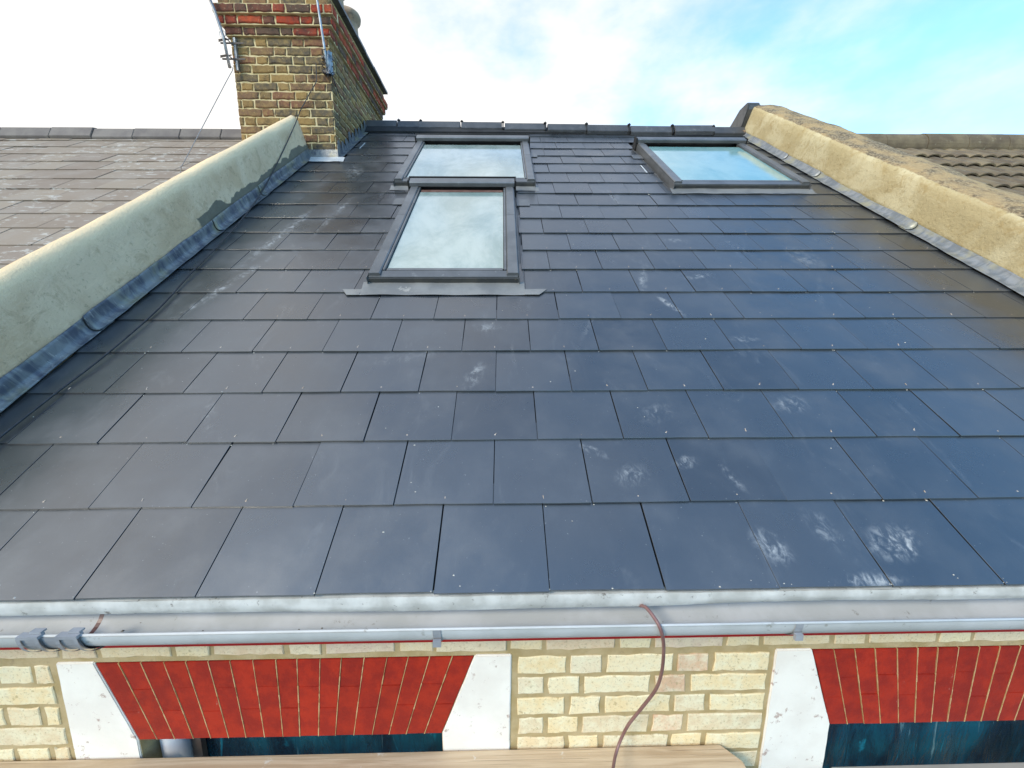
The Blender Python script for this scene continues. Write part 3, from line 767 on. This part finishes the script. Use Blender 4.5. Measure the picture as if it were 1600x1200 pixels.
# right
RW = roofthing('parapet_wall', 'right parapet wall in sunlit buff render with rough brown mortar top', 'parapet wall', 2.9, 0)
profR = [(2.692,-.05),(2.697,.10),(2.703,.20),(2.708,.262),(2.722,.285),(2.76,.30),(2.90,.312),(3.04,.298),(3.11,.21),(3.16,.08),(3.18,-.05)]
inroof(sweep(profR, -.16, 4.99, 170, .011, 21).build('rendered_core', M['render_r'], smooth=True), RW)
pr_ = [(2.697,.060),(2.693,.052),(2.686,.040),(2.674,.027),(2.655,.0195),(2.640,.018)]
cuts = [4.93, 4.02, 3.47, 2.33, 1.25, .05]
for i, (a, b) in enumerate(zip(cuts, cuts[1:])):
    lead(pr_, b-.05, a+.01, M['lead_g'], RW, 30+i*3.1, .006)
profRF = [(3.13,.15),(3.18,.10),(3.26,.04),(3.36,-.01)]
inroof(sweep(profRF, -.1, 4.7, 120, .014, 33).build('mortar_fillet', M['coarse'], smooth=True), RW)
# lead dressed over the ridge end of the right wall
cap = MB().prism([(4.97,.02),(4.975,.27),(5.0,.318),(5.05,.325),(5.16,.24),(5.30,-.02)], 'x', 2.655, 2.80)
inroof(cap.build('ridge_capping', M['lead_dk'] if 'lead_dk' in M else simple('dark lead', (.07,.075,.08), (.12,.125,.13), 10, .5, .5, 30, metal=.3, rv=0), bevel=.012), RW)
inroof(MB().prism([(2.69,4.90),(2.60,4.95),(2.61,5.05),(2.68,5.1),(2.72,5.0)], 'z', .02, .075).build('mortar_bedding', M['coarse'], bevel=.01), RW)

# ------------------------------------------------------------------ chimney
CX0, CX1, CY0, CY1 = -2.642, -1.735, 3.30, 4.86
ch = thing('chimney_stack', 'sooty yellow brick chimney with oversailing red courses and clay pots beside the ridge', 'chimney', ((CX0+CX1)/2, (CY0+CY1)/2, 1.6))
CO = Vector(ch.location)
core = MB().box(CX0+.004, CX1-.004, CY0+.004, CY1-.004, 1.6, 3.262)
core.box(CX0-.024, CX1+.024, CY0-.024, CY1+.024, 3.2622, 3.335); core.box(CX0-.052, CX1+.052, CY0-.052, CY1+.052, 3.3352, 3.412)
core.box(CX0-.080, CX1+.080, CY0-.080, CY1+.080, 3.4122, 3.488); core.box(CX0-.046, CX1+.046, CY0-.046, CY1+.046, 3.4882, 3.62)
core.build('mortar_core', M['chim_mortar'], ch, off=CO)
def cb(cx, cy, cz, w, h, rot, mat):
    o = link('brick', brick_mesh(round(w, 3), h, mat, .05, jit=.0048, bev=.008, nv=8), ch, Vector((cx, cy, cz))-CO, (0, 0, rot)); return o
def course(z0, z1, ex, shift, mat, front_vis=True, proud=.004, j=.012, lift=0):
    x0, x1, y0, y1 = CX0-ex, CX1+ex, CY0-ex, CY1+ex; h = round(z1-z0-j, 3); zm = (z0+z1)/2
    def run(L, ph):
        a = -ph; r = []
        k = 0
        while a < L:
            w = .2265 if k % 2 == 0 else .1145
            p, q_ = max(a, 0), min(a+w, L)
            if q_-p > .03: r.append((p, q_))
            a += w; k += 1
        return r
    pj = lambda: proud+random.uniform(-.001, .003)
    for a, b in run(x1-x0, shift): cb(x0+(a+b)/2, y0-pj()+.0, zm, b-a-j, h, random.gauss(0, .006), mat)
    for a, b in run(y1-y0-.105, .3410-shift if shift else .0):
        cb(x1+pj(), y0+.105+(a+b)/2, zm, b-a-j, h, math.pi/2+random.gauss(0, .006), mat)
    # return face of the corner brick on the right hand side
    cb(x1+pj(), y0+.0525, zm, .093, h, math.pi/2, mat)
    for a, b in run(y1-y0, shift)[:7]: cb(x0-pj(), y0+(a+b)/2, zm, b-a-j, h, -math.pi/2, mat)
k = 0; z = 3.262
while z > 2.05:
    course(z-.0745, z, 0, (.1707 if k % 2 else .0)+random.uniform(0,.012), M['chim_brick'] if k > 0 else M['chim_brick']); z -= .0745; k += 1
course(3.263, 3.336, .028, .06, M['chim_red'], j=.012)
course(3.337, 3.412, .056, .17, M['chim_red'], j=.012)
course(3.413, 3.488, .084, .03, M['chim_red'], j=.012)
course(3.489, 3.562, .050, .12, M['chim_brick'], j=.012)
# stepped lead against the right flank and apron in front
def zroof(y): return y*math.tan(P)
m_ = MB()
x_ = CX1+.012
ys = CY0-.015; poly = []
n_teeth = 9; span = 4.22-CY0
for i in range(n_teeth):
    a = CY0 + span*i/n_teeth; b = CY0+span*(i+1)/n_teeth
    hb_ = .05+random.uniform(-.008, .008); ht_ = .135+random.uniform(-.02, .03)
    m_.prism([(a, zroof(a)+.012), (b, zroof(b)+.012), (b, zroof(b)+hb_), (a+(b-a)*.35, zroof(a)+ht_+.02), (a, zroof(a)+ht_)], 'x', x_+.0004*i, x_+.0022+.0004*i)
m_.build('stepped_flashing', M['lead_b'], ch, off=CO)
m_ = MB().prism([(CY0-.03, zroof(CY0-.03)+.010), (CY0-.03, zroof(CY0)+.11), (CY0+.03, zroof(CY0)+.15), (CY0+.03, zroof(CY0+.03)+.012)], 'x', CX1+.018, CX1+.021)
m_.build('corner_flashing', M['lead_b'], ch, off=CO)
def rooflocal(mb, name, mat, root, **k): return inroof(mb.build(name, mat, **k), root)
m_ = MB().grid(lambda a, b: (CX1+.008+.052*a+.003*fbm(b*9, 3), 3.90+1.13*b, .020-.003*a), 3, 30); rooflocal(m_, 'cover_flashing', M['lead_b'], ch, smooth=True)
m_ = MB().grid(lambda a, b: (-2.03+.40*a - .02*b, 3.825+.13*b+.004*math.sin(a*9), .0185+.004*b+.0012*math.sin(a*17)), 12, 4); rooflocal(m_, 'front_apron', M['silver'], ch, smooth=True)
m_ = MB().grid(lambda a, b: (-2.03+.315*a, CY0-.010-.012*(1-b)+.002*fbm(a*9, b), zroof(CY0)+.0+.080*b), 12, 4); m_.build('apron_upstand', M['lead_b'], ch, off=CO, smooth=True)
# flaunching and pots
m_ = MB().prism([(CX0, 3.62), (CX1, 3.62), (CX1-.15, 3.70), (CX0+.15, 3.70)], 'y', CY0, CY1); m_.build('flaunching', M['coarse'], ch, off=CO)
for q in range(6):
    MB().box(CX0-.10, CX1+.10+random.uniform(-.006,.006), CY0-.05+q*.278, CY0-.05+q*.278+.272, 3.585, 3.612).build('creasing_tile', M['ridge'], ch, off=CO)
for py in (3.70, 4.14, 4.58):
    m_ = MB().lathe([(.145,-.02),(.145,.05),(.135,.10),(.128,.30),(.130,.33),(.138,.34),(.138,.36),(.128,.37),(.122,.50),(.128,.53),(.158,.56),(.165,.60),(.155,.625),(.125,.625),(.118,.55),(.105,.2)], (-1.995, py, 3.66), 28)
    m_.build('chimney_pot', M['clay'], ch, off=CO, smooth=True)
    m_ = MB().lathe([(.145,-.02),(.145,.05),(.135,.10),(.128,.50),(.158,.56),(.165,.60),(.155,.625),(.125,.625),(.118,.55),(.105,.2)], (-2.40, py, 3.66), 28)
    m_.build('chimney_pot', M['clay'], ch, off=CO, smooth=True)

# ------------------------------------------------------------------ aerial poles, brackets, cables
t1 = thing('aerial_mast', 'slim grey aerial pole clamped to the right front corner of the chimney', 'aerial pole', (-1.745, 3.24, 2.95))
O1 = Vector(t1.location)
MB().tube([(-1.737,3.225,2.93),(-1.742,3.205,3.10),(-1.770,3.165,3.58),(-1.82,3.12,4.4)], .0105, 10).build('pole', M['metal'], t1, off=O1, smooth=True)
M['blue_plastic'] = simple('blue grey plastic wrap', (.12,.17,.25), (.25,.32,.38), 22, .35, .5, 30, rv=0, dirt=((.03,.035,.05), 18, .52, .8))
def wrap(a, b):
    an = a*2*math.pi; z = 2.925+.185*b; r = .026+.011*fbm(math.cos(an)*2, math.sin(an)*2, z*14)
    return (-1.722+r*math.cos(an)*1.1, 3.235+r*math.sin(an), z)
MB().grid(wrap, 16, 14).build('plastic_wrapping', M['blue_plastic'], t1, off=O1, smooth=True)
m_ = MB()
for i in range(5):
    z = 2.93+.04*i; m_.tube([( -1.735+.03*math.cos(q)+.02*math.sin(q*3+i), 3.22+.035*math.sin(q), z+.02*math.sin(q*2+i)) for q in [x*.5 for x in range(11)]], .0035, 6)
m_.tube(smoothpath([(-1.715,3.21,2.95),(-1.70,3.25,2.90),(-1.705,3.35,2.85),(-1.70,3.45,2.80)]), .005, 6)
m_.build('tied_cable', M['cable'], t1, off=O1, smooth=True)
MB().box(-1.80,-1.70,3.255,3.297,2.955,2.975).build('clamp', M['dark_metal'], t1, off=O1)
MB().box(-1.80,-1.70,3.255,3.297,3.075,3.095).build('clamp', M['dark_metal'], t1, off=O1)

t2 = thing('aerial_mast', 'leaning grey pole on steel wall brackets at the left corner of the chimney', 'aerial pole', (-2.66, 3.25, 3.0))
O2 = Vector(t2.location)
MB().tube([(-2.632,3.225,2.97),(-2.645,3.205,3.21),(-2.680,3.175,3.40),(-2.735,3.155,3.58),(-3.0,3.06,4.4)], .0125, 10).build('pole', M['metal'], t2, off=O2, smooth=True)
for z in (3.06, 3.19):
    m_ = MB().box(-2.71,-2.50,3.255,3.262,z-.006,z+.006); m_.tube([(-2.70,3.22,z+.004),(-2.62,3.20,z+.004),(-2.585,3.25,z-.03)], .005, 6); m_.tube([(-2.72,3.25,z+.01),(-2.60,3.22,z+.012)], .005, 6)
    m_.build('bracket', M['dark_metal'], t2, off=O2)
MB().box(-2.597,-2.577,3.262,3.290,2.97,3.24).build('wall_plate', M['metal'], t2, off=O2)
MB().tube([(-2.655+.028*math.cos(a), 3.21, 3.235+.028*math.sin(a)) for a in [x*math.pi/8 for x in range(17)]], .0028, 6).build('cable_loop', M['silver'], t2, off=O2, smooth=True)

def cable(name, pts, r, mat, label, cat, n=6):
    pts = [Vector(p) for p in pts]; o0 = pts[-1]
    o = MB().tube(smoothpath(pts, n), r, 8).build(name, mat, None, smooth=True, off=o0); o.location = o0; o['label'] = label; o['category'] = cat; return o
cable('wire', [(-2.720,3.14,3.60),(-2.690,3.150,3.455),(-2.642,3.180,3.295),(-2.622,3.200,3.091),(-2.60,3.190,2.97),(-2.562,3.150,2.915),(-2.558,3.02,2.74),(-2.540,2.40,1.90),rw(-2.536,2.951,.2),rw(-2.60,2.88,.03)], .0032, M['wire'], 'thin pale wire hanging from the left chimney pole to the neighbouring roof', 'wire')
cb_ = [(-1.86,3.275,3.045),(-1.863,3.272,2.96),(-1.866,3.268,2.89),(-1.90,3.262,2.83),(-1.93,3.262,2.79),(-1.985,3.255,2.70),(-2.011,3.20,2.60)]
cb_ += [rw(-1.996,3.88,.305), rw(-1.997,3.46,.175), rw(-1.985,3.05,.075), rw(-1.955,2.72,.035), rw(-1.905,2.35,.026), rw(-1.870,2.03,.025), rw(-1.842,1.668,.025), rw(-1.803,1.317,.024), rw(-1.806,.964,.025), rw(-1.832,.741,.024), rw(-1.85,.52,.025), rw(-1.86,.30,.024), rw(-1.862,.06,.025), rw(-1.865,-.03,-.01)]
cable('cable', cb_, .0042, M['cable'], 'black cable running from the chimney down the slates beside the left parapet', 'cable')
cable('cable', [(.243,.012,-.050),(.246,-.004,-.039),(.251,-.020,-.032),(.260,-.045,-.036),(.269,-.064,-.049),(.280,-.064,-.084),(.293,-.045,-.143),(.303,-.020,-.227),(.304,0.010,-.314),(.280,.040,-.410),(.251,.060,-.492),(.234,.070,-.557),(.217,.055,-.584),(.199,.020,-.583),(.171,-.050,-.575),(.16,-.13,-.66),(.155,-.14,-.9)], .0047, M['hose'],
      'brown cable looping out of the gutter and down over the brickwork', 'cable')

# ------------------------------------------------------------------ scaffold boards under the arches
def board(name, x0, x1, y0, y1, z0, z1, mat, label, chamfer=True, tilt=0):
    m_ = MB()
    poly = [(x0+.03, y1), (x1-.045, y1), (x1, y1-.05), (x1, y0+.03), (x1-.03, y0), (x0+.03, y0), (x0, y0+.03), (x0, y1-.03)]
    cx = ((x0+x1)/2, (y0+y1)/2, z0); n = len(poly)
    o = MB().prism([(a-cx[0], b-cx[1]) for a, b in poly], 'z', 0, z1-z0).build(name, mat, None, bevel=.003)
    o.location = cx; o['label'] = label; o['category'] = 'scaffold board'; o.rotation_euler = (0, tilt, 0); return o
def wood():
    t = NT('sawn scaffold timber'); v = t.pos()
    g1 = t.noise(v, 5, 6, .65, stretch=(.35, 9, 9), dist=1.0); c = t.mix(t.ramp(g1, .35, .65), (.48,.35,.22), (.64,.50,.34))
    c = t.mix(t.ramp(t.noise(v, 12, 6, .75), .63, .70, 0, .75), c, (.72,.68,.60))
    c = t.mix(t.ramp(t.noise(v, 9, 3, .5, stretch=(.3, 30, 3)), .66, .70, 0, .6), c, (.12,.07,.04))
    t.set(Base_Color=c, Roughness=.85, Specular_IOR_Level=.25); t.bump(g1, .35, .006); return t.m
M['wood'] = wood()
board('scaffold_board', -1.75, .625, -.098, .127, -.698, -.658, M['wood'], 'brown timber scaffold board with a clipped corner below the left window arch')
board('scaffold_board', .93, 3.2, -.09, .127, -.796, -.757, M['concrete'], 'grey weathered scaffold board below the right window arch')

# ------------------------------------------------------------------ neighbouring houses
lh = thing('terraced_house', 'left neighbouring house with old grey lichen spotted slates', 'house', (-5.2, .2, -5.6)); LO = Vector(lh.location)
def inr(o, root): o.parent = root; o.matrix_local = Matrix.Translation(-Vector(root.location)) @ Matrix.Rotation(P, 4, 'X'); return o
m_ = MB().add([(-9,-.05,-.012),(-2.46,-.05,-.012),(-2.46,4.78,-.012),(-9,4.78,-.012),(-9,4.78+4.8*c2,-4.8*s2),(-2.46,4.78+4.8*c2,-4.8*s2)], [(0,1,2,3),(3,2,5,4)])
lroof = inr(m_.build('roof', M['felt']), lh)
om = {}
for k in range(0, 19):
    v = .253*k + .02; u = -2.50
    if v > 4.62: break
    u -= (.5*(k % 2)*.34)+random.uniform(0, .03)
    first = True
    while u > -8.2:
        w = .345
        if first and k % 2: pass
        if k < 4:   # never seen from the scaffold: one long strip
            pass
        key = round(w, 2)
        if key not in om: om[key] = [slate_mesh(w-.005, jit=.003, mat=M['old_slate']) for _ in range(5)]
        ua = u
        if ua-w/2 > -2.9-.0 or True:
            o = link('slate', random.choice(om[key]), lroof, (ua-w/2+.34*.5, v+random.gauss(0, .004), abs(random.gauss(0, .0015))), (random.gauss(0, .004), random.gauss(0, .003), random.gauss(0, .004)))
        u -= w; first = False
lr = inr(MB().prism([(4.63,-.01),(4.70,.03),(4.80,.03),(4.86,-.05)], 'x', -9, -2.5).build('ridge', M['felt']), lh)
u = -2.66; rjl = [-2.66,-3.178,-3.618,-4.117,-4.55,-4.994,-5.529,-6.05,-6.5,-7.0,-7.5,-8.0]
for a, b in zip(rjl[1:], rjl):
    va = 4.63; prof = [(va, .010), (va, .040), (va+.10, .098), (va+.15, .08), (va+.22, -.06), (va+.17, -.06), (va+.12, .055), (va+.10, .07), (va+.02, .03), (va+.02, .01)]
    o = MB().prism(prof, 'x', a+.003, b-.003).build('ridge_tile', simple('grey ridge tile', (.15,.13,.12), (.20,.175,.155), 6, .8, .3, 60) if 'ridge_old' not in M else M['ridge_old'], lr, bevel=.004)
    M['ridge_old'] = o.data.materials[0]; o.location.z = random.gauss(0, .004)
MB().box(-9, -2.27, FY+.002, FY+.2, -5.6, -.02).build('front_wall', M['mortar'], lh, off=LO)

rh = thing('terraced_house', 'right neighbouring house with brown ribbed concrete roof tiles', 'house', (6.0, .2, -5.6)); RO = Vector(rh.location)
m_ = MB().add([(3.1,-.05,-.06),(9.5,-.05,-.06),(9.5,4.78,-.06),(3.1,4.78,-.06),(9.5,4.9+4.8*c2,-4.8*s2),(3.1,4.9+4.8*c2,-4.8*s2)], [(0,1,2,3),(3,2,4,5)])
rroof = inr(m_.build('roof', M['felt']), rh)
M['tile'] = simple('weathered brown concrete tile', (.135,.10,.062), (.22,.17,.10), 6, .9, .6, 80, rv=.15, dirt=((.34,.30,.20), 18, .6, .5), dist=.006)
def tile_mesh():
    n = 16; w = .300; l = .39
    def hh(t): return .006 + .026*abs(math.sin(t*math.pi*2))**.8
    V = []; F = []
    for y, dz in ((0, .030), (l, .0)):
        for s_ in (0, -.013):
            for i in range(n+1):
                t = i/n; V.append((-w/2+w*t, y, hh(t)+dz+s_))
    q = n+1
    for i in range(n):
        F += [(i, i+1, 2*q+i+1, 2*q+i), (q+i+1, q+i, 3*q+i, 3*q+i+1), (q+i, q+i+1, i+1, i)]
    F += [(0, 2*q, 3*q, q), (n, q+n, 3*q+n, 2*q+n)]
    me = mesh('roof_tile', V, F, M['tile']); bm = bmesh.new(); bm.from_mesh(me); bmesh.ops.recalc_face_normals(bm, faces=bm.faces); bm.to_mesh(me); bm.free()
    return me
tm = tile_mesh()
for k in range(14):
    v = 4.19 - .315*k
    for i in range(18):
        u = 3.42+.300*i+.15*0
        if k > 7 and u > 6: continue
        link('roof_tile', tm, rroof, (u, v+random.gauss(0, .003), -.045+abs(random.gauss(0, .002))), (0, 0, random.gauss(0, .003)))
rr = inr(MB().prism([(4.5,-.04),(4.62,.03),(4.78,.03),(4.86,-.08)], 'x', 3.15, 9.5).build('ridge', M['coarse']), rh)
for i in range(13):
    a = 3.2+.46*i; m_ = MB()
    pro = [(4.66+.135*math.cos(q), -.035+.14*math.sin(q)) for q in [math.pi*(1.06-1.12*j/14) for j in range(15)]]; pro += [(4.66+.118*math.cos(q), -.035+.123*math.sin(q)) for q in [math.pi*(-.06+1.12*j/14) for j in range(15)]]
    m_.prism(pro, 'x', a+.003, a+.457); o = m_.build('ridge_tile', M['tile'], rr); o.location.z = random.gauss(0, .003)
MB().box(2.94, 9.5, FY+.002, FY+.2, -5.6, -.02).build('front_wall', M['mortar'], rh, off=RO)
MB().box(-9, -2.1, 7.9, 8.0, -5.6, -.05).build('rear_wall', M['mortar'], lh, off=LO); MB().box(3.1, 9.5, 7.9, 8.0, -5.6, -.05).build('rear_wall', M['mortar'], rh, off=RO)

lh['group'] = rh['group'] = house['group'] = 'terraced houses side by side'
LW['group'] = RW['group'] = 'parapet walls between the roofs'
t1['group'] = t2['group'] = 'aerial poles on the chimney'
for o in COL.objects:
    if o.name.startswith('scaffold_board'): o['group'] = 'scaffold boards against the wall'
